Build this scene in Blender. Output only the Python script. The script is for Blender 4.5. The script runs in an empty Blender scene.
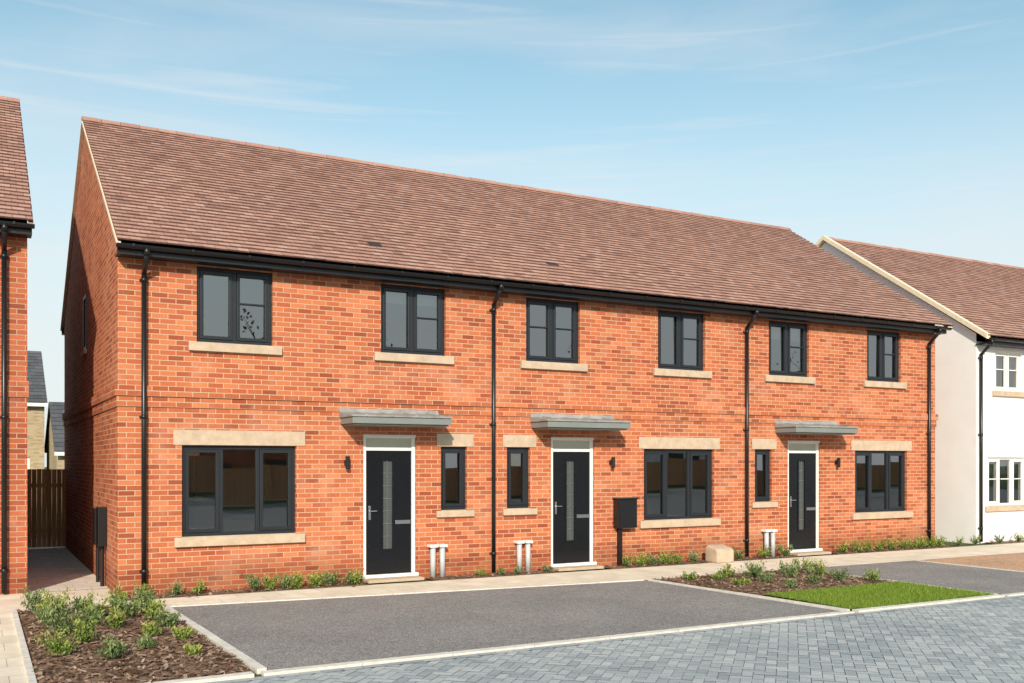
import bpy, math, random
from mathutils import Vector, Matrix
random.seed(7)
D=bpy.data; SC=bpy.context.scene
# ------------------------------------------------------------ helpers
def link(o): SC.collection.objects.link(o); return o
def empty(name,loc=(0,0,0)):
    e=D.objects.new(name,None); e.location=(0,0,0); e.empty_display_size=.2; return link(e)
class MB:
    def __init__(s): s.v=[];s.f=[];s.r=[]
    def face(s,pts,r=0.5):
        i=len(s.v); s.v+= [tuple(p) for p in pts]; s.f.append(tuple(range(i,i+len(pts)))); s.r.append(r)
    def box(s,x0,x1,y0,y1,z0,z1,r=0.5):
        i=len(s.v)
        s.v+=[(x0,y0,z0),(x1,y0,z0),(x1,y1,z0),(x0,y1,z0),(x0,y0,z1),(x1,y0,z1),(x1,y1,z1),(x0,y1,z1)]
        for q in [(0,3,2,1),(4,5,6,7),(0,1,5,4),(1,2,6,5),(2,3,7,6),(3,0,4,7)]:
            s.f.append(tuple(i+k for k in q)); s.r.append(r)
        return s
    def prism(s,prof,x0,x1,r=0.5):
        n=len(prof); i=len(s.v)
        s.v+=[(x0,y,z) for y,z in prof]+[(x1,y,z) for y,z in prof]
        s.f.append(tuple(i+k for k in range(n))[::-1]); s.r.append(r)
        s.f.append(tuple(i+n+k for k in range(n))); s.r.append(r)
        for k in range(n):
            k2=(k+1)%n; s.f.append((i+k,i+k2,i+n+k2,i+n+k)); s.r.append(r)
        return s
    def cyl(s,p0,p1,r0,r1=None,n=12,r=0.5,cap=True):
        if r1 is None: r1=r0
        p0=Vector(p0);p1=Vector(p1);d=(p1-p0).normalized()
        a=d.orthogonal().normalized(); b=d.cross(a); i=len(s.v)
        for p,rr in((p0,r0),(p1,r1)):
            for k in range(n):
                t=2*math.pi*k/n; s.v.append(tuple(p+a*math.cos(t)*rr+b*math.sin(t)*rr))
        for k in range(n):
            k2=(k+1)%n; s.f.append((i+k,i+k2,i+n+k2,i+n+k)); s.r.append(r)
        if cap:
            s.f.append(tuple(i+k for k in range(n))[::-1]); s.r.append(r)
            s.f.append(tuple(i+n+k for k in range(n))); s.r.append(r)
        return s
    def make(s,name,mat,parent=None,bevel=0,smooth=False):
        m=D.meshes.new(name); m.from_pydata(s.v,[],s.f); m.validate(clean_customdata=False)
        at=m.attributes.new('rnd','FLOAT','FACE')
        if len(m.polygons)==len(s.r): at.data.foreach_set('value',s.r)
        m.materials.append(mat)
        if smooth: m.polygons.foreach_set('use_smooth',[len(p.vertices)==4 for p in m.polygons])
        o=link(D.objects.new(name,m)); o.parent=parent
        if bevel:
            b=o.modifiers.new('bev','BEVEL'); b.width=bevel; b.segments=2; b.limit_method='ANGLE'
        return o
def newmat(name,col=(.5,.5,.5),rough=.6,spec=.5,metal=0):
    m=D.materials.new(name); m.use_nodes=True
    b=m.node_tree.nodes['Principled BSDF']
    b.inputs['Base Color'].default_value=(*col,1); b.inputs['Roughness'].default_value=rough
    b.inputs['Specular IOR Level'].default_value=spec; b.inputs['Metallic'].default_value=metal
    return m
def N(m,t,**k):
    n=m.node_tree.nodes.new(t)
    for a,b in k.items(): setattr(n,a,b)
    return n
def L(m,a,b): m.node_tree.links.new(a,b)
def noise(m,vec,scale,detail=4,rough=.5):
    n=N(m,'ShaderNodeTexNoise'); n.inputs['Scale'].default_value=scale; n.inputs['Detail'].default_value=detail; n.inputs['Roughness'].default_value=rough
    if vec is not None: L(m,vec,n.inputs['Vector'])
    return n
def ramp(m,fac,stops,interp='LINEAR'):
    r=N(m,'ShaderNodeValToRGB'); e=r.color_ramp.elements; r.color_ramp.interpolation=interp
    while len(e)<len(stops): e.new(0.5)
    for i,(p,c) in enumerate(stops):
        e[i].position=p; e[i].color=(*c,1) if len(c)==3 else c
    L(m,fac,r.inputs['Fac']); return r
def mixc(m,fac,a,b,blend='MIX'):
    x=N(m,'ShaderNodeMix',data_type='RGBA',blend_type=blend)
    for s,v in ((0,fac),(6,a),(7,b)):
        if hasattr(v,'links'): L(m,v,x.inputs[s])
        elif s==0: x.inputs[0].default_value=v
        else: x.inputs[s].default_value=(*v,1)
    return x.outputs[2]
def bump(m,h,st=.3,dist=.01):
    b=N(m,'ShaderNodeBump'); b.inputs['Strength'].default_value=st; b.inputs['Distance'].default_value=dist
    L(m,h,b.inputs['Height']); L(m,b.outputs[0],m.node_tree.nodes['Principled BSDF'].inputs['Normal']); return b
def base(m): return m.node_tree.nodes['Principled BSDF'].inputs['Base Color']
def objco(m): return N(m,'ShaderNodeTexCoord').outputs['Object']
def wallvec(m):
    co=objco(m); sx=N(m,'ShaderNodeSeparateXYZ'); L(m,co,sx.inputs[0])
    g=N(m,'ShaderNodeNewGeometry'); sn=N(m,'ShaderNodeSeparateXYZ'); L(m,g.outputs['True Normal'],sn.inputs[0])
    ab=N(m,'ShaderNodeMath',operation='ABSOLUTE'); L(m,sn.outputs[0],ab.inputs[0])
    gt=N(m,'ShaderNodeMath',operation='GREATER_THAN'); L(m,ab.outputs[0],gt.inputs[0]); gt.inputs[1].default_value=.7
    mx=N(m,'ShaderNodeMix',data_type='FLOAT'); L(m,gt.outputs[0],mx.inputs[0]); L(m,sx.outputs[0],mx.inputs[2]); L(m,sx.outputs[1],mx.inputs[3])
    cb=N(m,'ShaderNodeCombineXYZ'); L(m,mx.outputs[0],cb.inputs[0]); L(m,sx.outputs[2],cb.inputs[1])
    return cb.outputs[0],co,sx.outputs[2]
# ------------------------------------------------------------ materials
def brickmat(name,tones,mortar):
    m=newmat(name,rough=.85,spec=.25)
    v,co,zz=wallvec(m)
    t=N(m,'ShaderNodeTexBrick'); t.offset=.5; t.squash=1; L(m,v,t.inputs['Vector'])
    for k,val in (('Scale',1),('Mortar Size',.0062),('Mortar Smooth',.2),('Bias',0),('Brick Width',.225),('Row Height',.075)): t.inputs[k].default_value=val
    t.inputs['Color1'].default_value=(0,0,0,1); t.inputs['Color2'].default_value=(1,1,1,1); t.inputs['Mortar'].default_value=(.5,.5,.5,1)
    r=ramp(m,t.outputs['Color'],tones)
    n1=noise(m,co,60,3); c=mixc(m,.35,r.outputs[0],ramp(m,n1.outputs[0],[(.3,(.6,.55,.5)),(.7,(1.2,1.2,1.15))]).outputs[0],'MULTIPLY')
    n2=noise(m,co,.55,4); c=mixc(m,.7,c,ramp(m,n2.outputs[0],[(.3,(.88,.84,.82)),(.5,(1,1,1)),(.72,(1.10,1.16,1.2))]).outputs[0],'MULTIPLY')
    n3=noise(m,co,1.1,7,.68); fl=ramp(m,n3.outputs[0],[(.52,(0,0,0)),(.80,(.44,.44,.44))])
    c=mixc(m,fl.outputs[0],c,(.62,.40,.28))
    c=mixc(m,t.outputs['Fac'],c,mixc(m,n2.outputs[0],mortar,tuple(x*.8 for x in mortar)))
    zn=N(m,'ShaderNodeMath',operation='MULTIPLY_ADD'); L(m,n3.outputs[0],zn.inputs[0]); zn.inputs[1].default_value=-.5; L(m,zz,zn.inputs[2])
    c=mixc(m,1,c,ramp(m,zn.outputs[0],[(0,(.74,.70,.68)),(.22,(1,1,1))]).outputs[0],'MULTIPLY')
    L(m,c,base(m))
    inv=N(m,'ShaderNodeMath',operation='SUBTRACT'); inv.inputs[0].default_value=1; L(m,t.outputs['Fac'],inv.inputs[1])
    ad=N(m,'ShaderNodeMath',operation='MULTIPLY_ADD'); L(m,n1.outputs[0],ad.inputs[0]); ad.inputs[1].default_value=.35; L(m,inv.outputs[0],ad.inputs[2])
    bump(m,ad.outputs[0],.6,.006)
    return m
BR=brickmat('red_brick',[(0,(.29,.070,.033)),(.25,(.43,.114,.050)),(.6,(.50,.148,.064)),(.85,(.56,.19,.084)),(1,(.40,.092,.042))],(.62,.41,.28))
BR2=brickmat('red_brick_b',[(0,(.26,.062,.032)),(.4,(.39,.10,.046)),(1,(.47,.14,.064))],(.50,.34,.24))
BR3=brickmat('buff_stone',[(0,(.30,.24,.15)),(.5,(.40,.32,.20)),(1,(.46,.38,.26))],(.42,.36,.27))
def tilemat(name,stops):
    m=newmat(name,rough=.8,spec=.3)
    a=N(m,'ShaderNodeAttribute',attribute_name='rnd'); co=objco(m)
    r=ramp(m,a.outputs['Fac'],stops)
    n=noise(m,co,22,4,.6); c=mixc(m,.4,r.outputs[0],ramp(m,n.outputs[0],[(.3,(.76,.74,.73)),(.7,(1.22,1.2,1.18))]).outputs[0],'MULTIPLY')
    n2=noise(m,co,.7,4); c=mixc(m,.5,c,ramp(m,n2.outputs[0],[(.3,(.88,.87,.9)),(.7,(1.12,1.1,1.05))]).outputs[0],'MULTIPLY')
    L(m,c,base(m)); bump(m,noise(m,co,120,3).outputs[0],.4,.004); return m
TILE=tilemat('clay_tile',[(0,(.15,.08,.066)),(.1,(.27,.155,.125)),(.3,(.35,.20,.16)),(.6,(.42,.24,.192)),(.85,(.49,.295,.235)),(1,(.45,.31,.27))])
SLATE=tilemat('slate_tile',[(0,(.06,.065,.075)),(1,(.12,.125,.14))])
def simple(name,col,rough,var=.2,scale=8,spec=.4,bs=0,bscale=80,metal=0,var2=None):
    m=newmat(name,col,rough,spec,metal); co=objco(m)
    n=noise(m,co,scale,6,.6)
    c=mixc(m,1,col,ramp(m,n.outputs[0],[(.28,(1-var,)*3),(.72,(1+var,)*3)]).outputs[0],'MULTIPLY'); L(m,c,base(m))
    if bs: bump(m,noise(m,co,bscale,4).outputs[0],bs,.006)
    return m
STONE=simple('cast_stone',(.50,.385,.285),.8,.16,7,.3,.3,90)
FRAME=simple('anthracite_upvc',(.017,.020,.026),.38,.08,5,.45)
BLACK=simple('black_pvc',(.010,.010,.012),.35,.1,9,.45)
WHITEP=simple('white_upvc',(.78,.77,.74),.4,.04,4,.5)
RENDER=simple('white_render',(.85,.85,.85),.85,.05,1.2,.2,.15,160)
CREAM=simple('verge_mortar',(.74,.64,.48),.85,.12,15,.2)
LEAD=simple('canopy_lead',(.27,.27,.265),.5,.28,6,.5)
CAN=simple('canopy_grey',(.20,.215,.205),.5,.08,3,.5)
PLASTER=simple('interior_plaster',(.70,.66,.58),.9,.04,2,.2)
IDOOR=simple('interior_door_paint',(.30,.27,.23),.6,.05)
DOORM=simple('door_composite',(.005,.006,.009),.25,.1,5,.5)
STEEL=newmat('brushed_steel',(.6,.6,.6),.3,.5,1)
GPVC=simple('grey_pvc',(.45,.47,.50),.5,.08)
BARK=simple('timber',(.10,.055,.03),.85,.3,6,.2,.4,30)
BLIND=simple('roller_blind',(.62,.60,.56),.9,.03,2,.1)
def fence():
    m=newmat('fence_timber',rough=.85,spec=.2); co=objco(m); a=N(m,'ShaderNodeAttribute',attribute_name='rnd')
    r=ramp(m,a.outputs['Fac'],[(0,(.50,.23,.11)),(1,(.66,.34,.17))]); mp=N(m,'ShaderNodeMapping'); mp.inputs['Scale'].default_value=(30,30,2); L(m,co,mp.inputs[0])
    c=mixc(m,.5,r.outputs[0],ramp(m,noise(m,mp.outputs[0],1,5).outputs[0],[(.3,(.6,.6,.6)),(.7,(1.2,1.2,1.2))]).outputs[0],'MULTIPLY'); L(m,c,base(m)); return m
FENCE=fence()
def glass():
    m=D.materials.new('window_glass'); m.use_nodes=True; n=m.node_tree.nodes; n.clear()
    o=n.new('ShaderNodeOutputMaterial'); t=n.new('ShaderNodeBsdfTransparent'); t.inputs[0].default_value=(.62,.65,.65,1)
    g=n.new('ShaderNodeBsdfGlossy'); g.inputs['Roughness'].default_value=.012; g.inputs[0].default_value=(.97,.98,1,1)
    fr=n.new('ShaderNodeFresnel'); fr.inputs[0].default_value=1.8
    co=n.new('ShaderNodeTexCoord'); no=n.new('ShaderNodeTexNoise'); no.inputs['Scale'].default_value=1.2; no.inputs['Detail'].default_value=0
    b=n.new('ShaderNodeBump'); b.inputs['Strength'].default_value=.06; b.inputs['Distance'].default_value=.02
    mx=n.new('ShaderNodeMixShader'); l=m.node_tree.links.new
    l(co.outputs['Object'],no.inputs[0]); l(no.outputs[0],b.inputs['Height']); l(b.outputs[0],g.inputs['Normal']); 
    ad=n.new('ShaderNodeMath'); ad.operation='ADD'; ad.inputs[1].default_value=.16; l(fr.outputs[0],ad.inputs[0])
    l(ad.outputs[0],mx.inputs[0]); l(t.outputs[0],mx.inputs[1]); l(g.outputs[0],mx.inputs[2]); l(mx.outputs[0],o.inputs[0]); return m
GLASS=glass()
def frosted(nm,c,r=.22):
    m=newmat(nm,c,r,.5); bump(m,noise(m,objco(m),35,2).outputs[0],.6,.012); return m
FROST=frosted('obscure_glass',(.07,.078,.078),.12); FAN=frosted('fanlight_glass',(.46,.45,.38))
def asphalt(name,col,sp=.35):
    m=newmat(name,rough=.9,spec=.25); co=objco(m)
    v=N(m,'ShaderNodeTexVoronoi'); v.inputs['Scale'].default_value=95; L(m,co,v.inputs['Vector'])
    sx=N(m,'ShaderNodeSeparateColor'); L(m,v.outputs['Color'],sx.inputs[0])
    c=mixc(m,sp*2.0,col,ramp(m,sx.outputs[0],[(0,(.45,.45,.45)),(.6,(1,1,1)),(1,(2.1,2.1,2.05))]).outputs[0],'MULTIPLY')
    c=mixc(m,1,c,ramp(m,noise(m,co,.8,5,.6).outputs[0],[(.3,(.88,.88,.89)),(.7,(1.13,1.12,1.10))]).outputs[0],'MULTIPLY')
    c=mixc(m,1,c,ramp(m,noise(m,co,9,4,.6).outputs[0],[(.3,(.92,.92,.92)),(.7,(1.08,1.08,1.08))]).outputs[0],'MULTIPLY')
    L(m,c,base(m)); bump(m,v.outputs['Distance'],.5,.006); return m
ASPH=asphalt('asphalt',(.245,.23,.225)); TARM=asphalt('buff_tarmac',(.50,.31,.20))
def slabs(name,c1,c2,mortar,bw,rh,off=.5,ms=.004,rot=0):
    m=newmat(name,rough=.85,spec=.25); co=objco(m); mp=N(m,'ShaderNodeMapping'); mp.inputs['Rotation'].default_value=(0,0,rot); L(m,co,mp.inputs[0])
    t=N(m,'ShaderNodeTexBrick'); t.offset=off; L(m,mp.outputs[0],t.inputs['Vector'])
    for k,val in (('Scale',1),('Mortar Size',ms),('Mortar Smooth',.2),('Brick Width',bw),('Row Height',rh)): t.inputs[k].default_value=val
    t.inputs['Color1'].default_value=(*c1,1); t.inputs['Color2'].default_value=(*c2,1); t.inputs['Mortar'].default_value=(*mortar,1)
    c=mixc(m,1,t.outputs['Color'],ramp(m,noise(m,co,2.2,6,.65).outputs[0],[(.3,(.84,.83,.82)),(.7,(1.12,1.12,1.11))]).outputs[0],'MULTIPLY')
    c=mixc(m,.5,c,ramp(m,noise(m,co,140,2).outputs[0],[(.3,(.75,.75,.75)),(.7,(1.2,1.2,1.2))]).outputs[0],'MULTIPLY')
    L(m,c,base(m)); inv=N(m,'ShaderNodeMath',operation='SUBTRACT'); inv.inputs[0].default_value=1; L(m,t.outputs['Fac'],inv.inputs[1]); bump(m,inv.outputs[0],.5,.006); return m
PATH=slabs('path_slabs',(.74,.65,.52),(.82,.72,.60),(.46,.39,.31),.6,.45)
ALLEY=slabs('alley_slabs',(.66,.60,.52),(.74,.67,.59),(.36,.32,.28),.45,.45)
def paver():
    m=newmat('blue_paver',rough=.8,spec=.3); co=objco(m); a=N(m,'ShaderNodeAttribute',attribute_name='rnd')
    r=ramp(m,a.outputs['Fac'],[(0,(.31,.345,.365)),(.35,(.375,.405,.42)),(.7,(.42,.45,.46)),(1,(.48,.50,.50))])
    c=mixc(m,1,r.outputs[0],ramp(m,noise(m,co,.6,5,.6).outputs[0],[(.3,(.85,.86,.88)),(.7,(1.15,1.13,1.1))]).outputs[0],'MULTIPLY')
    c=mixc(m,.6,c,ramp(m,noise(m,co,90,3).outputs[0],[(.3,(.7,.7,.7)),(.7,(1.25,1.25,1.25))]).outputs[0],'MULTIPLY')
    L(m,c,base(m)); bump(m,noise(m,co,120,2).outputs[0],.3,.004); return m
PAVER=paver()
JOINT=simple('joint_sand',(.23,.235,.24),.95,.2,20,.1)
SOIL=simple('soil',(.22,.14,.095),.95,.35,18,.1,.8,40)
def leafm(name,stops):
    m=newmat(name,rough=.6,spec=.3); a=N(m,'ShaderNodeAttribute',attribute_name='rnd'); r=ramp(m,a.outputs['Fac'],stops); L(m,r.outputs[0],base(m))
    b=m.node_tree.nodes['Principled BSDF']; tr=N(m,'ShaderNodeBsdfTranslucent'); L(m,r.outputs[0],tr.inputs[0]); mx=N(m,'ShaderNodeMixShader'); mx.inputs[0].default_value=.3
    o=[n for n in m.node_tree.nodes if n.type=='OUTPUT_MATERIAL'][0]; L(m,b.outputs[0],mx.inputs[1]); L(m,tr.outputs[0],mx.inputs[2]); L(m,mx.outputs[0],o.inputs[0]); return m
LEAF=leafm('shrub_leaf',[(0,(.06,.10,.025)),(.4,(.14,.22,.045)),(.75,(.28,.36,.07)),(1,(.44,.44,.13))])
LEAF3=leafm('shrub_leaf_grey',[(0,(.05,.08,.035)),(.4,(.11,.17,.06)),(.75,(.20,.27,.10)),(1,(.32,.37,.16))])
LEAF2=leafm('tree_leaf',[(0,(.04,.05,.02)),(.6,(.10,.11,.04)),(1,(.2,.2,.09))])
GRASSM=leafm('grass_blade',[(0,(.11,.18,.02)),(.5,(.20,.31,.035)),(1,(.33,.42,.07))])
CHIP=leafm('bark_chip',[(0,(.10,.06,.04)),(.5,(.29,.18,.125)),(1,(.58,.42,.31))])
GRND=simple('field',(.09,.11,.05),.95,.3,.5,.1)

# ------------------------------------------------------------ house parts
def wall_front(mb,x0,x1,z0,z1,openings,y=0,rev=.11):
    xs=sorted({x0,x1,*[o[0] for o in openings],*[o[1] for o in openings]}); zs=sorted({z0,z1,*[o[2] for o in openings],*[o[3] for o in openings]})
    for i in range(len(xs)-1):
        for j in range(len(zs)-1):
            a,b,c,d=xs[i],xs[i+1],zs[j],zs[j+1]; mx,mz=(a+b)/2,(c+d)/2
            if any(o[0]<mx<o[1] and o[2]<mz<o[3] for o in openings): continue
            mb.face([(a,y,c),(b,y,c),(b,y,d),(a,y,d)])
    for a,b,c,d in openings:
        mb.face([(a,y,c),(a,y+rev,c),(a,y+rev,d),(a,y,d)]); mb.face([(b,y+rev,c),(b,y,c),(b,y,d),(b,y+rev,d)])
        mb.face([(a,y,d),(a,y+rev,d),(b,y+rev,d),(b,y,d)]); mb.face([(a,y,c),(b,y,c),(b,y+rev,c),(a,y+rev,c)])
def window(parent,x0,x1,z0,z1,lights,bars=(),y=0,mat=FRAME,name='window_frame',set_=.06,barz=None,blind=0):
    fr=MB(); f=.055; ya,yb=y+set_,y+set_+.07
    fr.box(x0,x1,ya,yb,z0,z0+f); fr.box(x0,x1,ya,yb,z1-f,z1); fr.box(x0,x0+f,ya,yb,z0+f,z1-f); fr.box(x1-f,x1,ya,yb,z0+f,z1-f)
    w=(x1-x0-2*f-(lights-1)*f)/lights; X=x0+f; gl=MB()
    for i in range(lights):
        if i: fr.box(X-f,X,ya,yb,z0+f,z1-f)
        s=.048; sa,sb=ya-.014,ya+.03; a,b,c,d=X+.003,X+w-.003,z0+f+.003,z1-f-.003
        if not(lights==3 and i==1):
            fr.box(a,b,sa,sb,c,c+s); fr.box(a,b,sa,sb,d-s,d); fr.box(a,a+s,sa,sb,c+s,d-s); fr.box(b-s,b,sa,sb,c+s,d-s)
        if i in bars:
            zb=barz if barz else z0+(z1-z0)*.55
            fr.box(a+s,b-s,sa+.012,sb,zb-.012,zb+.012)
        t1,t2=random.uniform(-.006,.006),random.uniform(-.008,.008)
        gl.face([(X,ya+.038,z0+f),(X+w,ya+.038+t1,z0+f),(X+w,ya+.038+t1+t2,z1-f),(X,ya+.038+t2,z1-f)])
        X+=w+f
    fr.make(name,mat,parent,.004); gl.make('window_glass',GLASS,parent)
    if blind:
        q=MB(); q.box(x0+.06,x1-.06,y+.20,y+.205,z1-.06-blind,z1-.02); q.make('window_blind',BLIND,parent)
def downpipe(parent,x,y0,ztop,yg,mat=BLACK):
    p=MB(); r=.036
    p.cyl((x,y0-.06,.03),(x,y0-.06,ztop-.32),r); p.cyl((x,y0-.06,ztop-.34),(x,yg,ztop-.1),r*.98); p.cyl((x,yg,ztop-.12),(x,yg,ztop-.02),r*1.25)
    for z in (.35,2.55,ztop-.42): p.cyl((x,y0-.06,z-.03),(x,y0-.06,z+.03),r*1.2); p.box(x-.055,x+.055,y0-.03,y0-.004,z-.015,z+.015)
    p.make('downpipe',mat,parent,smooth=True)
def tile_roof(parent,x0,x1,e,r,gauge=.15,w=.165,mat=TILE,name='roof_tiles',jit=1.0):
    ey,ez=e; ry,rz=r; Ls=math.hypot(ry-ey,rz-ez); sy,sz=(ry-ey)/Ls,(rz-ez)/Ls
    ny,nz=(-sz,sy) if ry>ey else (sz,-sy)
    if nz<0: ny,nz=-ny,-nz
    mb=MB(); rows=int(Ls/gauge); gauge=Ls/rows
    def P(x,s,n): return (x,ey+sy*s+ny*n,ez+sz*s+nz*n)
    for j in range(rows):
        X=x0-(w/2 if j%2 else 0)
        while X<x1-.005:
            a=max(X,x0)+.0025; b=min(X+w,x1)-.0025; X+=w
            if b-a<.02: continue
            h=.037+random.uniform(-.003,.004)*jit; h2=h+random.uniform(-.003,.003)*jit; s0=j*gauge+random.uniform(-.003,.003)*jit; s1=min((j+1)*gauge+.02,Ls)
            t=.12+.88*min(1,max(0,random.gauss(.5,.23)))
            mb.face([P(a,s0,h),P(b,s0,h2),P(b,s1,.012),P(a,s1,.012)],t)
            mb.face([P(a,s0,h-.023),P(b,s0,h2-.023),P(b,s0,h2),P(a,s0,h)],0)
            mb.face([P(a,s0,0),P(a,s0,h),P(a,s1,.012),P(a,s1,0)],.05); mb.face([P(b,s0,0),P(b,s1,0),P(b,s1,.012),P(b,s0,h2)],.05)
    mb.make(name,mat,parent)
    u=MB(); u.face([P(x0,0,.004),P(x1,0,.004),P(x1,Ls,.004),P(x0,Ls,.004)]); u.make('roof_underlay',BLACK,parent)
def ridge(parent,x0,x1,y,z,mat=TILE):
    mb=MB(); X=x0; L_=.33
    while X<x1-.02:
        b=min(X+L_,x1); t=random.uniform(.2,.6); n=8; R=.10; dz=random.uniform(-.006,.006)
        for k in range(n):
            a0=math.radians(-10+200*k/n); a1=math.radians(-10+200*(k+1)/n)
            mb.face([(X+.004,y+R*math.cos(a0),z+dz-.03+R*.75*math.sin(a0)),(b-.004,y+R*math.cos(a0),z+dz-.03+R*.75*math.sin(a0)),(b-.004,y+R*math.cos(a1),z+dz-.03+R*.75*math.sin(a1)),(X+.004,y+R*math.cos(a1),z+dz-.03+R*.75*math.sin(a1))],t)
        mb.face([(X+.004,y+R*math.cos(math.radians(-10+200*k/n)),z+dz-.03+R*.75*math.sin(math.radians(-10+200*k/n))) for k in range(n+1)],t)
        X+=L_
    mb.make('ridge_tiles',mat,parent)
def gutter(parent,x0,x1,y,z,brk=.8):
    mb=MB(); n=8; R=.056; cy=y-R-.006
    for k in range(n):
        a0=math.pi+math.pi*k/n;a1=math.pi+math.pi*(k+1)/n
        for rr in (R,R-.006):
            mb.face([(x0,cy+rr*math.cos(a0),z+rr*math.sin(a0)),(x1,cy+rr*math.cos(a0),z+rr*math.sin(a0)),(x1,cy+rr*math.cos(a1),z+rr*math.sin(a1)),(x0,cy+rr*math.cos(a1),z+rr*math.sin(a1))])
    for X in (x0,x1): mb.face([(X,cy+R*math.cos(math.pi+math.pi*k/n),z+R*math.sin(math.pi+math.pi*k/n)) for k in range(n+1)])
    X=x0+.2
    while X<x1:
        for k in range(n):
            a0=math.pi+math.pi*k/n;a1=math.pi+math.pi*(k+1)/n; rr=R+.006
            mb.face([(X,cy+rr*math.cos(a0),z+rr*math.sin(a0)),(X+.03,cy+rr*math.cos(a0),z+rr*math.sin(a0)),(X+.03,cy+rr*math.cos(a1),z+rr*math.sin(a1)),(X,cy+rr*math.cos(a1),z+rr*math.sin(a1))])
        mb.box(X,X+.03,cy-R-.012,cy-R-.002,z-.03,z+.008); X+=brk
    mb.make('gutter',BLACK,parent)
    return cy
def rooms(parent,xs,y1,zs,y0=.14):
    mb=MB(); dd=MB()
    for i in range(len(xs)-1):
        for j in range(len(zs)-1):
            a,b=xs[i]+.05,xs[i+1]-.05; c,d=zs[j]+.03,zs[j+1]-.15; yb=y1+((i*7+j*3)%3)*.5-.4
            mb.face([(a,yb,c),(b,yb,c),(b,yb,d),(a,yb,d)]); mb.face([(a,y0,c),(b,y0,c),(b,yb,c),(a,yb,c)]); mb.face([(a,y0,d),(b,y0,d),(b,yb,d),(a,yb,d)])
            mb.face([(a,y0,c),(a,yb,c),(a,yb,d),(a,y0,d)]); mb.face([(b,y0,c),(b,yb,c),(b,yb,d),(b,y0,d)])
            q=a+(b-a)*(.25+.5*((i*5+j*3)%4)/4); dd.box(q,q+.8,yb-.03,yb-.002,c,c+2.0)
    mb.make('interior_walls',PLASTER,parent); dd.make('interior_doors',IDOOR,parent)
def gable_wall(mb,x,y0,y1,ez,ry,rz):
    mb.face([(x,y0,-.1),(x,y0,ez),(x,ry,rz),(x,y1,ez),(x,y1,-.1)])
def verge(parent,x0,x1,e,r,e2,mat=CREAM,th=.05,dz=0):
    mb=MB()
    for a in (e,e2):
        ey,ez=a; ry,rz=r
        mb.prism([(ey,ez-th+dz),(ry,rz-th+dz),(ry,rz+dz),(ey,ez+dz)],x0,x1)
    mb.make('verge',mat,parent)
# ------------------------------------------------------------ main brick house
XE=17.38; RY,RZ=4.7,8.19; EY,EZ=-.36,4.965; BY=9.4
H=empty('brick_house')
upW=[(1.08,2.20),(3.95,5.10),(6.64,7.76),(9.51,10.65),(12.31,13.43),(15.16,16.24)]
grW=[(.87,2.56),(9.18,10.87),(14.79,16.44)]; smW=[(5.01,5.49),(6.26,6.72),(11.93,12.39)]
drs=[(3.65,4.56),(7.15,8.06),(12.83,13.74)]
ops=[(a,b,3.67,4.79) for a,b in upW]+[(a,b,.81,2.15) for a,b in grW]+[(a,b,1.10,2.16) for a,b in smW]+[(a,b,.09,2.35) for a,b in drs]
w=MB(); wall_front(w,0,XE,-.1,4.9,ops)
gy0,gy1,gz0,gz1=4.35,4.95,3.95,4.95
def roofz(y): return EZ+(y-EY)*(RZ-EZ)/(RY-EY) if y<RY else RZ-(y-RY)*(RZ-EZ)/(BY+.36-RY)
w.face([(0,0,-.1),(0,0,roofz(0)-.05),(0,gy0,roofz(gy0)-.05),(0,gy0,-.1)])
w.face([(0,gy0,-.1),(0,gy0,gz0),(0,gy1,gz0),(0,gy1,-.1)])
w.face([(0,gy0,gz1),(0,gy0,roofz(gy0)-.05),(0,RY,RZ-.05),(0,gy1,roofz(gy1)-.05),(0,gy1,gz1)])
w.face([(0,gy1,-.1),(0,gy1,roofz(gy1)-.05),(0,BY,roofz(BY)-.05),(0,BY,-.1)])
gable_wall(w,XE,0,BY,roofz(0)-.05,RY,RZ-.05); w.face([(0,BY,-.1),(XE,BY,-.1),(XE,BY,4.9),(0,BY,4.9)])
w.make('brick_walls',BR,H)
gw=MB(); gw.box(-.012,.05,gy0,gy1,gz0,gz0+.06).box(-.012,.05,gy0,gy1,gz1-.06,gz1).box(-.012,.05,gy0,gy0+.06,gz0+.06,gz1-.06).box(-.012,.05,gy1-.06,gy1,gz0+.06,gz1-.06); gw.make('side_window_frame',FRAME,H)
g=MB(); g.face([(.01,gy0,gz0),(.01,gy1,gz0),(.01,gy1,gz1),(.01,gy0,gz1)]); g.make('side_window_glass',newmat('dark_glass',(.01,.012,.014),.5,.1),H)
g=MB(); g.box(-.05,-.002,gy0-.05,gy1+.05,gz0-.08,gz0-.003); g.make('side_sill',STONE,H)
b=MB()
b.box(-.02,XE+.02,-.020,-.0015,2.70,2.849); b.box(-.046,XE+.046,-.046,-.0015,2.851,2.995)
b.box(-.02,-.0015,-.0012,BY,2.70,2.849); b.box(-.046,-.0015,-.0012,BY,2.851,2.995)
b.make('string_course',BR,H)
for i,(a,c) in enumerate(upW): window(H,a,c,3.67,4.79,2,bars=(0,1) if i in(2,) else (1,),blind=(0,.22,0,0,.3,0)[i])
for i,(a,c) in enumerate(grW): window(H,a,c,.81,2.15,3)
for a,c in smW: window(H,a,c,1.10,2.16,1)
s=MB()
for a,c in upW: s.box(a-.12,c+.13,-.06,-.002,3.535,3.665)
for a,c in grW: s.box(a-.11,c+.13,-.06,-.002,.67,.805)
for a,c in smW: s.box(a-.09,c+.12,-.055,-.002,.99,1.095)
for a,c in upW: s.box(a+.003,c-.003,-.0015,.058,3.60,3.674)
for a,c in grW: s.box(a+.003,c-.003,-.0015,.058,.75,.814)
for a,c in smW: s.box(a+.003,c-.003,-.0015,.058,1.04,1.104)
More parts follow.
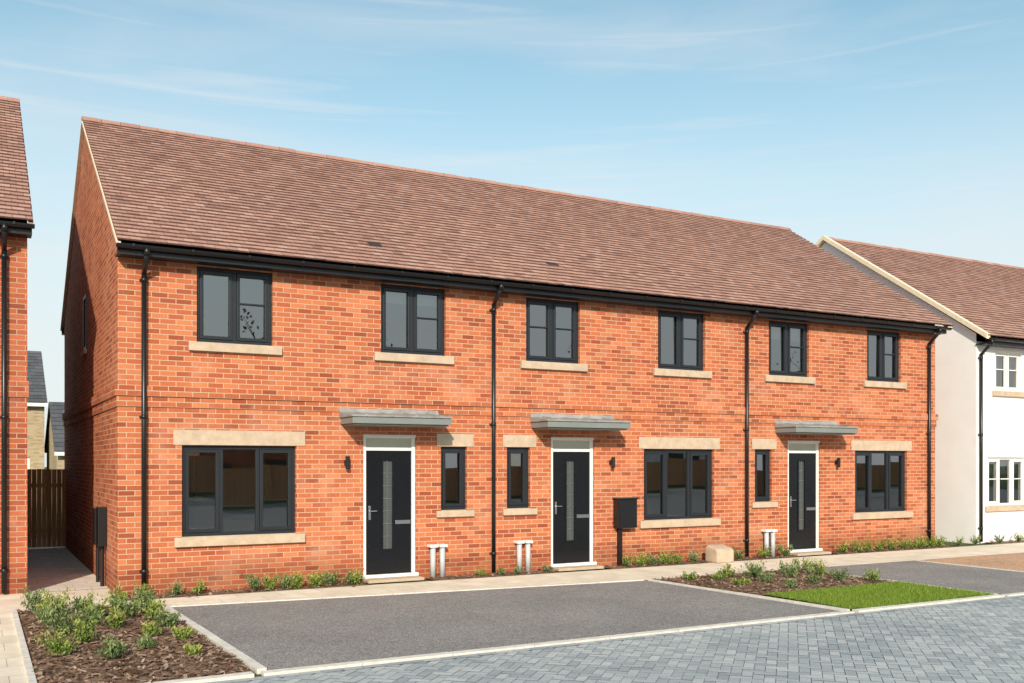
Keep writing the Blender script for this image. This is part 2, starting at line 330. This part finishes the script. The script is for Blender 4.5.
s.make('stone_sills',STONE,H,.006)
s=MB()
for a,c in grW: s.box(a-.12,c+.14,-.014,-.0015,2.155,2.375)
for a,c in smW: s.box(a-.08,c+.12,-.014,-.0015,2.165,2.375)
s.make('stone_lintels',STONE,H,.004)
rooms(H,[0.1,2.9,5.85,8.9,11.65,14.4,XE-.05],3.4,[0.02,2.6,4.98])
for i,(a,c) in enumerate(drs):
    fr=MB(); f=.06; ya,yb=.03,.10; zt=2.35; zb=.10
    fr.box(a,a+f,ya,yb,zb,zt); fr.box(c-f,c,ya,yb,zb,zt); fr.box(a+f,c-f,ya,yb,zt-f,zt); fr.box(a+f,c-f,ya,yb,2.09,2.14)
    fr.box(a+.001,c-.001,-.0015,.028,2.30,zt-.001)
    fr.make('door_frame',WHITEP,H,.005)
    th=MB(); th.box(a-.03,c+.03,-.05,.03,.05,.10); th.make('door_threshold',WHITEP,H,.004)
    th=MB(); th.box(a-.02,c+.02,-.30,-.02,.0,.048); th.make('door_step',STONE,H,.006)
    fg=MB(); fg.face([(a+f,.075,2.14),(c-f,.075,2.14),(c-f,.075,zt-f),(a+f,.075,zt-f)]); fg.make('fanlight',FAN,H)
    d=MB(); A,B=a+f+.004,c-f-.004; W=B-A; ga,gb=A+W*.37,A+W*.58; gz0_,gz1_=.50,1.93
    d.box(A,ga,.05,.09,.105,2.085); d.box(gb,B,.05,.09,.105,2.085); d.box(ga,gb,.05,.09,.105,gz0_); d.box(ga,gb,.05,.09,gz1_,2.085)
    for q in ((ga-.03,ga,gz0_-.03,gz1_+.03),(gb,gb+.03,gz0_-.03,gz1_+.03),(ga,gb,gz0_-.03,gz0_),(ga,gb,gz1_,gz1_+.03)): d.box(q[0],q[1],.038,.0495,q[2],q[3])
    for zz in (.32,.55,.95,1.35,1.75): 
        for (p,q) in ((A+.05,ga-.07),(gb+.07,B-.05)): d.box(p,q,.044,.0495,zz,zz+.012)
    d.make('front_door',DOORM,H,.003)
    g=MB(); g.face([(ga,.07,gz0_),(gb,.07,gz0_),(gb,.07,gz1_),(ga,.07,gz1_)]); g.make('door_glazing',FROST,H)
    g=MB()   # leaded pattern in the glazing
    for k in range(1,7): zz=gz0_+(gz1_-gz0_)*k/7; g.box(ga,gb,.062,.069,zz-.004,zz+.004)
    g.box((ga+gb)/2-.003,(ga+gb)/2+.003,.0625,.0685,gz0_,gz1_); g.make('leaded_bars',STEEL,H)
    st=MB(); hx=A+.06
    st.box(hx-.018,hx+.018,.036,.05,.98,1.2); st.cyl((hx,.0,1.12),(hx,.045,1.12),.009); st.cyl((hx-.01,.002,1.12),(hx+.11,.002,1.12),.009)
    st.box(gb+.045,B-.02,.030,.044,.90,.96)
    st.make('door_handle_and_letter_plate',STEEL,H,.003)
for a,c in ((3.27,4.93),(6.74,8.45),(12.48,14.22)):
    m=MB(); m.box(a,c,-.58,-.002,2.50,2.60); m.box(a+.04,c-.04,-.54,-.004,2.475,2.498); m.make('door_canopy',CAN,H,.006)
    m=MB(); m.prism([(-.60,2.603),(-.60,2.63),(-.05,2.69),(-.003,2.79),(-.003,2.603)],a-.02,c+.02)
    x=a+.2
    while x<c: m.prism([(-.607,2.605),(-.607,2.644),(-.05,2.708),(-.004,2.80),(-.004,2.605)],x,x+.03); x+=.42
    m.make('canopy_lead_roof',LEAD,H,.006)
for x in (3.36,8.42,14.2):
    m=MB(); m.cyl((x,-.09,1.80),(x,-.09,2.0),.035,n=16); m.box(x-.03,x+.03,-.06,-.002,1.86,1.94); m.cyl((x,-.09,1.795),(x,-.09,1.80),.028,n=16); m.make('wall_light',BLACK,H,.003)
m=MB(); m.box(-.04,XE+.04,-.27,-.25,4.80,4.96); m.box(-.04,XE+.04,-.2495,-.002,4.80,4.815); m.make('fascia_and_soffit',BLACK,H)
m=MB(); m.box(-.04,XE+.04,BY+.25,BY+.27,4.80,4.96); m.box(-.04,XE+.04,BY+.002,BY+.2495,4.80,4.815); m.make('rear_fascia',BLACK,H)
gy=gutter(H,-.06,XE+.08,-.272,4.925)
for x in (.34,5.97,11.67,17.11): downpipe(H,x,0,4.92,gy)
tile_roof(H,-.05,XE+.14,(EY,EZ),(RY,RZ)); tile_roof(H,-.05,XE+.14,(BY+.36,EZ),(RY,RZ),gauge=.3,w=.3,name='rear_roof_tiles')
ridge(H,-.06,XE+.15,RY,RZ+.01)
verge(H,-.06,-.002,(EY+.02,EZ-.01),(RY,RZ-.01),(BY+.34,EZ-.01),th=.05); verge(H,XE+.002,XE+.145,(EY+.02,EZ-.01),(RY,RZ-.01),(BY+.34,EZ-.01))
m=MB()
for x,y in ((4.0,.42),(7.45,.45)):
    z=roofz(y)+.02; m.prism([(y-.06,z-.06),(y-.06,z-.005),(y-.05,z+.003),(y+.06,z+.065),(y+.06,z+.0)],x-.11,x+.11)
m.make('roof_tile_vents',simple('dark_tile_vent',(.04,.03,.03),.8),H,.004)
m=MB(); m.box(-.13,-.003,1.25,1.50,.62,1.22); m.box(-.12,-.003,1.85,2.1,.60,1.18); m.cyl((-.06,1.37,.0),(-.06,1.37,.64),.03); m.cyl((-.06,1.97,.0),(-.06,1.97,.62),.03); m.make('side_meter_boxes',BLACK,H,.012)
# ------------------------------------------------------------ meter cabinet, ducts, block
M=empty('meter_cabinet'); m=MB(); m.box(8.48,8.90,-.17,-.003,.70,1.22); m.box(8.46,8.92,-.19,-.004,1.222,1.25); m.box(8.50,8.88,-.18,-.171,.73,1.19); m.make('cabinet',BLACK,M,.01)
m=MB(); m.box(8.56,8.62,-.10,-.004,.0,.698); m.make('cable_duct',BLACK,M,.004)
for x in (4.82,6.45,12.15):
    E=empty('utility_duct'); m=MB(); m.cyl((x,-.10,.0),(x,-.10,.50),.045,n=16); m.cyl((x+.17,-.10,.0),(x+.17,-.10,.50),.045,n=16)
    m.make('ducts',GPVC,E,smooth=True)
    m=MB(); m.box(x-.07,x+.07,-.17,-.003,.502,.55); m.box(x+.10,x+.24,-.17,-.003,.502,.55); m.make('duct_caps',WHITEP,E,.01)
E=empty('stone_block'); m=MB(); m.prism([(-.62,.0),(-.62,.22),(-.58,.27),(-.32,.33),(-.26,.29),(-.26,.0)],10.42,10.84); o=m.make('block',STONE,E,.03)

# ------------------------------------------------------------ left neighbour
E=empty('brick_house'); x0,x1=-9.5,-1.1; y0=1.07; y1=10.2; ry=5.6; rz=8.62; ez=5.33; ey=y0-.36
w=MB(); w.face([(x0,y0,-.1),(x1,y0,-.1),(x1,y0,5.3),(x0,y0,5.3)]); 
for x in (x0,x1): w.face([(x,y0,-.1),(x,y0,ez+.15),(x,ry,rz-.05),(x,y1,ez+.15),(x,y1,-.1)])
w.face([(x0,y1,-.1),(x1,y1,-.1),(x1,y1,5.3),(x0,y1,5.3)]); w.make('brick_walls',BR2,E)
tile_roof(E,x0-.05,x1+.06,(ey,ez),(ry,rz)); tile_roof(E,x0-.05,x1+.06,(y1+.36,ez),(ry,rz),gauge=.3,w=.3,name='rear_roof_tiles'); ridge(E,x0,x1+.07,ry,rz+.01)
m=MB(); m.box(x0,x1+.05,y0-.27,y0-.25,ez-.17,ez-.01); m.box(x0,x1+.05,y0-.2495,y0-.002,ez-.17,ez-.15); m.make('fascia_and_soffit',BLACK,E)
gy2=gutter(E,x0,x1+.08,y0-.272,ez-.04); downpipe(E,-1.40,y0,ez-.05,gy2)
verge(E,x1+.002,x1+.065,(ey+.02,ez-.01),(ry,rz-.01),(y1+.34,ez-.01),mat=TILE)
m=MB(); m.box(x0,x1+.02,y0-.02,y0-.0015,2.85,3.08); m.make('string_course',BR2,E)
# ------------------------------------------------------------ right white house
E=empty('white_rendered_house'); x0,x1=18.84,34.; y0=0; y1=9.2; ry=4.6; rz=8.08; ez=4.83; ey=-.36
op=[(19.54,20.57,3.61,4.56),(19.27,20.75,.86,2.02),(23.2,24.3,3.61,4.56),(22.6,23.5,.09,2.3),(26,27.5,.86,2.02),(26.2,27.3,3.61,4.56)]
w=MB(); wall_front(w,x0,x1,-.1,4.75,op)
for x in (x0,x1): w.face([(x,0,-.1),(x,0,ez+.1),(x,ry,rz-.05),(x,y1,ez+.1),(x,y1,-.1)])
w.face([(x0,y1,-.1),(x1,y1,-.1),(x1,y1,4.8),(x0,y1,4.8)]); w.make('rendered_walls',RENDER,E)
rooms(E,[x0+.1,21.5,25,29,x1-.1],3.2,[.02,2.6,4.8])
for a,b_,c,d in op:
    if c>.5:
        window(E,a,b_,c,d,2 if c>3 else 3,bars=(0,1,2),mat=WHITEP,blind=.35)
m=MB(); m.box(22.6,23.5,.05,.1,.09,2.3); m.make('front_door',DOORM,E,.004)
m=MB()
for a,b_,c,d in op:
    if c>.5: m.box(a-.12,b_+.12,-.06,-.002,c-.13,c-.004); m.box(a+.003,b_-.003,-.0015,.058,c-.06,c+.004)
m.make('stone_sills',STONE,E,.006)
m=MB(); m.box(x0-.03,x1,-.27,-.25,ez-.17,ez-.01); m.box(x0-.03,x1,-.2495,-.002,ez-.17,ez-.15); m.make('fascia_and_soffit',BLACK,E)
gy3=gutter(E,x0-.05,x1,-.272,ez-.04); downpipe(E,x0+.10,0,ez-.05,gy3)
tile_roof(E,x0-.09,x1,(ey,ez),(ry,rz)); tile_roof(E,x0-.09,x1,(y1+.36,ez),(ry,rz),gauge=.3,w=.3,name='rear_roof_tiles'); ridge(E,x0-.1,x1,ry,rz+.01)
verge(E,x0-.13,x0-.002,(ey+.0,ez-.0),(ry,rz+.03),(y1+.34,ez-.0),mat=CREAM,th=.12,dz=.055)
# ------------------------------------------------------------ fence
E=empty('timber_fence'); m=MB(); x=-1.08
while x<-.03: m.box(x,x+.095,9.0,9.02,.03,1.75+random.uniform(-.004,.004),random.random()); x+=.1
m.box(-1.09,-.01,9.021,9.06,.35,.43,.3); m.box(-1.09,-.01,9.021,9.06,1.35,1.43,.3); m.make('boards',FENCE,E)
def plain_house(name,x0,x1,y0,y1,ez,rz,wm,rm,wins=()):
    E=empty(name); ry=(y0+y1)/2; w=MB()
    wall_front(w,x0,x1,-.1,ez,[q for q in wins],y=y0)
    for x in (x0,x1): w.face([(x,y0,-.1),(x,y0,ez),(x,ry,rz-.1),(x,y1,ez),(x,y1,-.1)])
    w.face([(x0,y1,-.1),(x1,y1,-.1),(x1,y1,ez),(x0,y1,ez)]); w.make('walls',wm,E)
    tile_roof(E,x0-.1,x1+.1,(y0-.3,ez),(ry,rz),gauge=.3,w=.3,mat=rm); tile_roof(E,x0-.1,x1+.1,(y1+.3,ez),(ry,rz),gauge=.3,w=.3,mat=rm,name='rear_roof_tiles')
    for a,b_,c,d in wins: window(E,a,b_,c,d,2,y=y0,mat=WHITEP)
    m=MB(); m.box(x0-.1,x1+.1,y0-.3,y0-.27,ez-.15,ez-.01); m.make('fascia',WHITEP,E)
plain_house('stone_house',-9,.75,30,38,4.35,6.9,BR3,SLATE,[(-.9,.1,2.9,3.9),(-.9,.2,.9,2.1)])
plain_house('stone_garage',.95,7.5,26,32,2.3,4.35,BR3,SLATE)
# houses and trees across the road (seen as reflections in the glass)
def rear_facing(name,x0,x1,y0,y1,ez,rz,wm,rm):
    E=empty(name); ry=(y0+y1)/2; w=MB()
    w.box(x0,x1,y0,y1,-.1,ez)
    for x in (x0,x1): w.face([(x,y0,ez),(x,ry,rz-.1),(x,y1,ez)])
    w.make('walls',wm,E)
    tile_roof(E,x0-.1,x1+.1,(y1+.3,ez),(ry,rz),gauge=.35,w=.35,mat=rm); tile_roof(E,x0-.1,x1+.1,(y0-.3,ez),(ry,rz),gauge=.35,w=.35,mat=rm,name='rear_roof_tiles')
    m=MB(); x=x0+1
    while x<x1-1.5:
        for z in (.9,3.4): m.box(x,x+1.2,y1+.002,y1+.05,z,z+1.2)
        x+=3
    m.make('windows',FRAME,E)
rear_facing('rendered_house',-14,2,-50,-42,5,8,RENDER,TILE); rear_facing('brick_house',9,26,-52,-44,5,8,BR2,SLATE); rear_facing('rendered_house',33,50,-50,-42,5,8,RENDER,TILE)
def tree(x,y,h,seed):
    rr=random.Random(seed); E=empty('broadleaf_tree'); t=MB(); top=Vector((x,y,h*.7)); t.cyl((x,y,0),top,.2,.08,10)
    tips=[]
    for k in range(16):
        a=rr.uniform(0,6.28); e=rr.uniform(.3,1.3); l=h*rr.uniform(.2,.38); s0=Vector((x,y,h*rr.uniform(.3,.68)))
        p=s0+Vector((math.cos(a)*math.cos(e),math.sin(a)*math.cos(e),math.sin(e)))*l; t.cyl(s0,p,.07,.03,6); tips.append(p)
        for q in range(6):
            p2=p+Vector((rr.gauss(0,1),rr.gauss(0,1),rr.gauss(.3,.8)))*h*.08; t.cyl(p,p2,.03,.012,5); tips.append(p2)
    t.make('trunk_and_limbs',BARK,E)
    l=MB()
    for p in tips:
        for q in range(14):
            c=p+Vector((rr.gauss(0,1),rr.gauss(0,1),rr.gauss(0,.8)))*h*.045; s=rr.uniform(.08,.16); u=Vector((rr.gauss(0,1),rr.gauss(0,1),rr.gauss(0,1))).normalized(); v=u.orthogonal().normalized()
            l.face([c-u*s,c-v*s*.6,c+u*s,c+v*s*.6],rr.random())
    l.make('foliage',LEAF2,E)
for i,(x,y,h) in enumerate(((-9,-37,7),(-3,-40,8.5),(4,-39,7.5),(13,-38,9),(22,-40,8),(33,-38,9.5),(46,-41,9),(58,-40,10))): tree(x,y,h,i+3)
E=empty('garden_fence'); m=MB(); x=-20
while x<60: m.box(x,x+.145,-34.6,-34.57,.03,1.8,random.random()); x+=.15
m.make('boards',FENCE,E)
# ------------------------------------------------------------ ground
def sheet(name,pts,z,mat,parent=None):
    m=MB(); m.face([(x,y,z) for x,y in pts]); return m.make(name,mat,parent)
sheet('ground',[(-400,-400),(400,-400),(400,400),(-400,400)],-.02,GRND)
sheet('alley_paving',[(-1.1,1.07),(0,1.07),(0,12),(-1.1,12)],.004,ALLEY)
RZ0=-.012
sheet('road_surface',[(-40,-30),(60,-30),(60,-5.98),(-40,-5.98)],RZ0-.002,JOINT)
sheet('footpath',[(-12,1.07),(-12,-.78),(-2.4,-.78),(-2.4,-5.98),(-1.33,-5.98),(-1.33,-.78),(.35,-.98),(.42,-1.31),(3.5,-1.62),(7.55,-2.02),(11.0,-2.02),(40,-2.02),(40,-.45),(XE,-.45),(0,-.45),(0,1.07)],.0,PATH)
sheet('asphalt_parking_bay',[(.45,-1.31),(3.5,-1.62),(7.7,-2.02),(7.95,-5.92),(.55,-5.88)],-.003,ASPH)
sheet('asphalt_driveway',[(11.05,-2.02),(14.12,-2.02),(14.12,-5.92),(11.05,-5.92)],-.003,ASPH)
sheet('buff_tarmac_driveway',[(14.2,-2.02),(40,-2.02),(40,-5.92),(14.2,-5.92)],-.004,TARM)
def strip(mb,p,q,wd,z0,z1,ins=0):
    p=Vector((*p,0));q=Vector((*q,0));d=(q-p).normalized();n=Vector((-d.y,d.x,0))*wd/2
    ln=(q-p).length; k=max(1,round(ln/.9))
    for i in range(k):
        a=p+d*(ln*i/k+.004); b=p+d*(ln*(i+1)/k-.004); j=len(mb.v); jz=random.uniform(-.002,.002)
        mb.v+=[(*(a-n).xy,z0),(*(b-n).xy,z0),(*(b+n).xy,z0),(*(a+n).xy,z0),(*(a-n).xy,z1+jz),(*(b-n).xy,z1+jz),(*(b+n).xy,z1+jz),(*(a+n).xy,z1+jz)]
        for q_ in [(0,3,2,1),(4,5,6,7),(0,1,5,4),(1,2,6,5),(2,3,7,6),(3,0,4,7)]: mb.f.append(tuple(j+t for t in q_)); mb.r.append(random.random())
m=MB()
strip(m,(.42,-1.31),(3.5,-1.62),.05,-.05,.012); strip(m,(3.5,-1.62),(7.66,-2.02),.05,-.05,.012)
strip(m,(.41,-1.36),(.52,-5.86),.09,-.05,.028); strip(m,(.50,-5.94),(7.98,-5.98),.11,-.05,.012)
strip(m,(7.75,-2.05),(8.02,-5.90),.06,-.05,.02); strip(m,(8.05,-5.98),(11.0,-5.98),.11,-.05,.02); strip(m,(11.02,-2.05),(11.02,-5.9),.06,-.05,.02)
strip(m,(11.08,-5.98),(40,-5.98),.11,-.05,.014); strip(m,(14.16,-2.05),(14.16,-5.9),.06,-.05,.01)
strip(m,(-1.33,-.85),(-1.33,-5.9),.06,-.05,.03); strip(m,(-1.30,-5.98),(.42,-5.94),.11,-.05,.02)
m.make('kerb_edging',simple('concrete_edging',(.66,.62,.56),.85,.18,10,.2,.3,90))
m=MB(); W_,L_=.1,.2; g=.003; ca,sa=math.cos(math.radians(45)),math.sin(math.radians(45))
rr=random.Random(2)
n=190
for i in range(-n,n):
    for j in range(-n//2,n//2):
        for kind in (0,1):
            bx=i*W_+j*4*W_; by=i*W_
            if kind==0: ax,ay,wx,wy=bx,by,L_,W_
            else: ax,ay,wx,wy=bx+L_,by-W_,W_,L_
            cx_,cy_=ax+wx/2,ay+wy/2
            X=ca*cx_-sa*cy_+6; Y=sa*cx_+ca*cy_-9
            if not (-6<X<19 and -12.5<Y<-6.1): continue
            pts=[]; dz=rr.uniform(-.0012,.0012)
            for (u,v) in ((ax+g,ay+g),(ax+wx-g,ay+g),(ax+wx-g,ay+wy-g),(ax+g,ay+wy-g)): pts.append((ca*u-sa*v+6,sa*u+ca*v-9,RZ0+.006+dz+rr.uniform(-.0006,.0006)))
            m.face(pts,rr.random())
m.make('block_paving',PAVER)
m=MB(); x=-6
while x<30:
    m.face([(x+.003,-6.155,RZ0+.010),(x+.197,-6.155,RZ0+.010),(x+.197,-6.05,RZ0+.010),(x+.003,-6.05,RZ0+.010)],rr.random()); x+=.2
m.make('block_paving_border',PAVER)
# ------------------------------------------------------------ planting
def inpoly(x,y,P):
    c=False; j=len(P)-1
    for i in range(len(P)):
        if (P[i][1]>y)!=(P[j][1]>y) and x<(P[j][0]-P[i][0])*(y-P[i][1])/(P[j][1]-P[i][1])+P[i][0]: c=not c
        j=i
    return c
def chip(m,x,y,z):
    a=random.uniform(0,6.28); l=random.uniform(.010,.042); w_=l*random.uniform(.3,.6); t=random.uniform(-.012,.012); u=random.uniform(-.008,.008)
    c,s_=math.cos(a),math.sin(a); m.face([(x-c*l-s_*-w_,y-s_*l-c*w_,z-t),(x+c*l-s_*-w_,y+s_*l-c*w_,z+t+u),(x+c*l-s_*w_,y+s_*l+c*w_,z+t),(x-c*l-s_*w_,y-s_*l+c*w_,z-t-u)],random.random())
def bed(poly,dens=260):
    E=empty('planting_bed'); xs=[p[0] for p in poly]; ys=[p[1] for p in poly]
    sheet('soil',poly,.006,SOIL,E); A=(max(xs)-min(xs))*(max(ys)-min(ys)); m=MB()
    for _ in range(int(A*dens)):
        x=random.uniform(min(xs),max(xs)); y=random.uniform(min(ys),max(ys))
        if inpoly(x,y,poly): chip(m,x,y,random.uniform(.010,.035))
    for _ in range(int(A*6)):
        x=random.uniform(min(xs)+.05,max(xs)); y=random.uniform(min(ys)-.12,max(ys))
        if y<-.1: chip(m,x,y,.032 if inpoly(x,y,poly) else .014)
    m.make('bark_mulch',CHIP,E)
def shrub(x,y,r,h,n=420,z0=.0,mat=None):
    m=MB(); stems=[]
    for k in range(12):
        a=random.uniform(0,6.28); d=r*random.uniform(.15,1.0); stems.append((Vector((x+math.cos(a)*d,y+math.sin(a)*d,z0+h*random.uniform(.4,1.1)))))
    for p in stems: m.cyl((x,y,z0),p,.005,.003,4,.0,False)
    for q in range(n):
        p=random.choice(stems); t=random.uniform(.25,1.08); c=Vector((x,y,z0)).lerp(p,t)+Vector((random.gauss(0,.16*r),random.gauss(0,.16*r),random.gauss(0,.08*h)))
        c.z=max(c.z,z0+.01)
        u=Vector((random.gauss(0,.6),random.gauss(0,.6),random.gauss(.8,.5))).normalized(); s=random.uniform(.012,.034); v=u.cross(Vector((random.gauss(0,1),random.gauss(0,1),random.gauss(0,1)))).normalized()
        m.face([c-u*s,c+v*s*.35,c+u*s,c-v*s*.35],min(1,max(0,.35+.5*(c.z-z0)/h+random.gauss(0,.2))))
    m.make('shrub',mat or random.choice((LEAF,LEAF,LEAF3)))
bed([(0.03,-.03),(3.55,-.03),(3.5,-.46),(0,-.46)]); bed([(4.7,-.03),(7.05,-.03),(7.05,-.46),(4.7,-.46)]); bed([(8.15,-.03),(12.7,-.03),(12.7,-.46),(8.15,-.46)]); bed([(13.85,-.03),(17.35,-.03),(17.35,-.46),(13.85,-.46)])
bed([(19,-.03),(30,-.03),(30,-.46),(19,-.46)],80)
bed([(-1.29,-.83),(.33,-1.0),(.45,-5.87),(-1.29,-5.9)],520); bed([(7.8,-2.06),(10.98,-2.06),(10.98,-4.28),(7.95,-4.28)],400)
for x in (.3,.72,1.05): shrub(x,-.27,.12,.17,300)
for x in (1.85,2.05,2.3,2.5,2.78,3.02,3.3,3.42): shrub(x,-.30+random.uniform(-.05,.05),.16,.19+random.uniform(-.03,.04),420)
for x in (5.6,6.0,6.3,6.9): shrub(x,-.3,.10,.12,160)
for x in (8.6,8.9,9.2,9.5,9.75,10.1,10.95,11.3,11.9,12.5): shrub(x,-.28,.17,.22,320)
for x in (14.1,14.5,14.9,15.2,15.6,16.0,16.3,16.6,16.9,17.2): shrub(x,-.28,.18,.24,300)
for x in (17.8,18.4,19.3,20,20.6,21.3): shrub(x,-.28,.16,.2,200)
for x,y,r,h in ((-1.1,-1.1,.2,.3),(-.85,-1.15,.2,.26),(-.55,-1.3,.18,.24),(-.95,-1.7,.22,.28),(-.5,-1.9,.2,.24),(-.15,-1.3,.2,.3),(.1,-1.6,.2,.3),(-.1,-2.0,.2,.26),(.1,-2.4,.2,.24),(-1.0,-2.3,.22,.28),(-.65,-2.6,.2,.24),(-.9,-3.0,.22,.28),(-.35,-2.8,.16,.2),(.15,-3.0,.18,.2),(-.1,-3.5,.14,.14),(-.75,-3.6,.2,.26),(-1.05,-4.2,.2,.24),(-.2,-4.2,.13,.12),(.2,-3.9,.13,.12),(-.6,-4.6,.16,.2),(.1,-4.8,.12,.10)): shrub(x,y,r,h,430)
for x,y,r,h in ((8.3,-2.4,.14,.14),(8.7,-2.6,.14,.14),(9.1,-2.4,.18,.2),(9.4,-2.7,.22,.24),(9.7,-2.4,.2,.2),(9.9,-3.0,.2,.2),(9.2,-3.2,.16,.14),(10.2,-2.6,.2,.22),(10.6,-3.0,.22,.24),(10.4,-3.6,.18,.2),(10.8,-2.4,.2,.22),(8.6,-3.3,.14,.12),(9.6,-3.8,.16,.16),(9.0,-3.9,.12,.12),(10.75,-3.95,.16,.18)): shrub(x,y,r,h,330)
E=empty('lawn'); P_=[(8.14,-4.33),(10.97,-4.33),(10.97,-5.9),(8.1,-5.9)]; sheet('turf',P_,.012,simple('turf_base',(.14,.20,.035),.95,.25,6,.1),E)
m=MB()
for _ in range(26000):
    x=random.uniform(8.1,10.96); y=random.uniform(-5.9,-4.30)
    a=random.uniform(0,6.28); h=random.uniform(.018,.05); c,s_=math.cos(a)*.004,math.sin(a)*.004; lx,ly=random.gauss(0,.015),random.gauss(0,.015)
    m.face([(x-c,y-s_,.012),(x+c,y+s_,.012),(x+lx,y+ly,.012+h)],random.random())
m.make('grass_blades',GRASSM,E)
# ------------------------------------------------------------ light, sky, camera
el,az=math.radians(27),math.radians(27)   # az: degrees to the left (-x) of the façade normal
sd=Vector((-math.sin(az)*math.cos(el),-math.cos(az)*math.cos(el),math.sin(el)))
sl=D.lights.new('sun','SUN'); sl.energy=5.0; sl.angle=math.radians(.7); sl.color=(1,.88,.73); so=link(D.objects.new('sun',sl)); so.rotation_euler=sd.to_track_quat('Z','Y').to_euler(); so.location=(0,-20,30)
Wd=D.worlds.new('World'); SC.world=Wd; Wd.use_nodes=True; nw=Wd.node_tree.nodes; lw=Wd.node_tree.links.new
bg=nw['Background']; bg.inputs[1].default_value=.148
sk=nw.new('ShaderNodeTexSky'); sk.sky_type='NISHITA'; sk.sun_disc=False; sk.sun_elevation=el; sk.sun_rotation=math.atan2(sd.x,sd.y); sk.air_density=1.0; sk.dust_density=1.0; sk.ozone_density=1.5
tc=nw.new('ShaderNodeTexCoord')
def cloud(scale,rot,ns,lo,hi,mx_,det=9,dist=.4):
    mp=nw.new('ShaderNodeMapping'); mp.inputs['Scale'].default_value=scale; mp.inputs['Rotation'].default_value=rot
    no=nw.new('ShaderNodeTexNoise'); no.inputs['Scale'].default_value=ns; no.inputs['Detail'].default_value=det; no.inputs['Roughness'].default_value=.56; no.inputs['Distortion'].default_value=dist
    lw(tc.outputs['Generated'],mp.inputs[0]); lw(mp.outputs[0],no.inputs['Vector'])
    cr=nw.new('ShaderNodeValToRGB'); cr.color_ramp.elements[0].position=lo; cr.color_ramp.elements[0].color=(0,0,0,1); cr.color_ramp.elements[1].position=hi; cr.color_ramp.elements[1].color=(mx_,mx_,mx_,1)
    lw(no.outputs[0],cr.inputs[0]); return cr.outputs[0]
c1=cloud((1.2,1.2,6.5),(0,.10,.3),1.5,.44,.82,.5); c2=cloud((1.0,1.0,22),(.05,.06,1.1),2.4,.57,.78,.42,10,.7)
ti=nw.new('ShaderNodeMix'); ti.data_type='RGBA'; ti.blend_type='MULTIPLY'; ti.inputs[0].default_value=1; lw(sk.outputs[0],ti.inputs[6]); ti.inputs[7].default_value=(1.10,1.40,1.18,1)
sx=nw.new('ShaderNodeSeparateXYZ'); lw(tc.outputs['Generated'],sx.inputs[0])
hz=nw.new('ShaderNodeValToRGB'); e=hz.color_ramp.elements; e[0].position=0; e[0].color=(.95,)*3+(1,); e[1].position=.46; e[1].color=(0,0,0,1); x_=e.new(.2); x_.color=(.74,)*3+(1,); x_=e.new(.33); x_.color=(.26,)*3+(1,); lw(sx.outputs[2],hz.inputs[0])
def mixw(f,a,col):
    q=nw.new('ShaderNodeMix'); q.data_type='RGBA'; lw(f,q.inputs[0]); lw(a,q.inputs[6]); q.inputs[7].default_value=(*col,1); return q.outputs[2]
o1=mixw(hz.outputs[0],ti.outputs[2],(5.4,5.65,5.8)); o2=mixw(c1,o1,(5.6,5.7,5.8)); o3=mixw(c2,o2,(5.8,5.8,5.85)); lw(o3,bg.inputs[0])
cam=D.cameras.new('camera'); co=link(D.objects.new('camera',cam)); SC.camera=co
cam.sensor_width=36; cam.lens=36*970/1024; cam.shift_y=120.5/1024; cam.clip_end=1500
co.location=(-1.76,-14.68,1.907); co.rotation_euler=(math.radians(90),0,math.radians(61.05-90))
SC.view_settings.view_transform='Standard'; SC.view_settings.look='None'; SC.view_settings.exposure=0
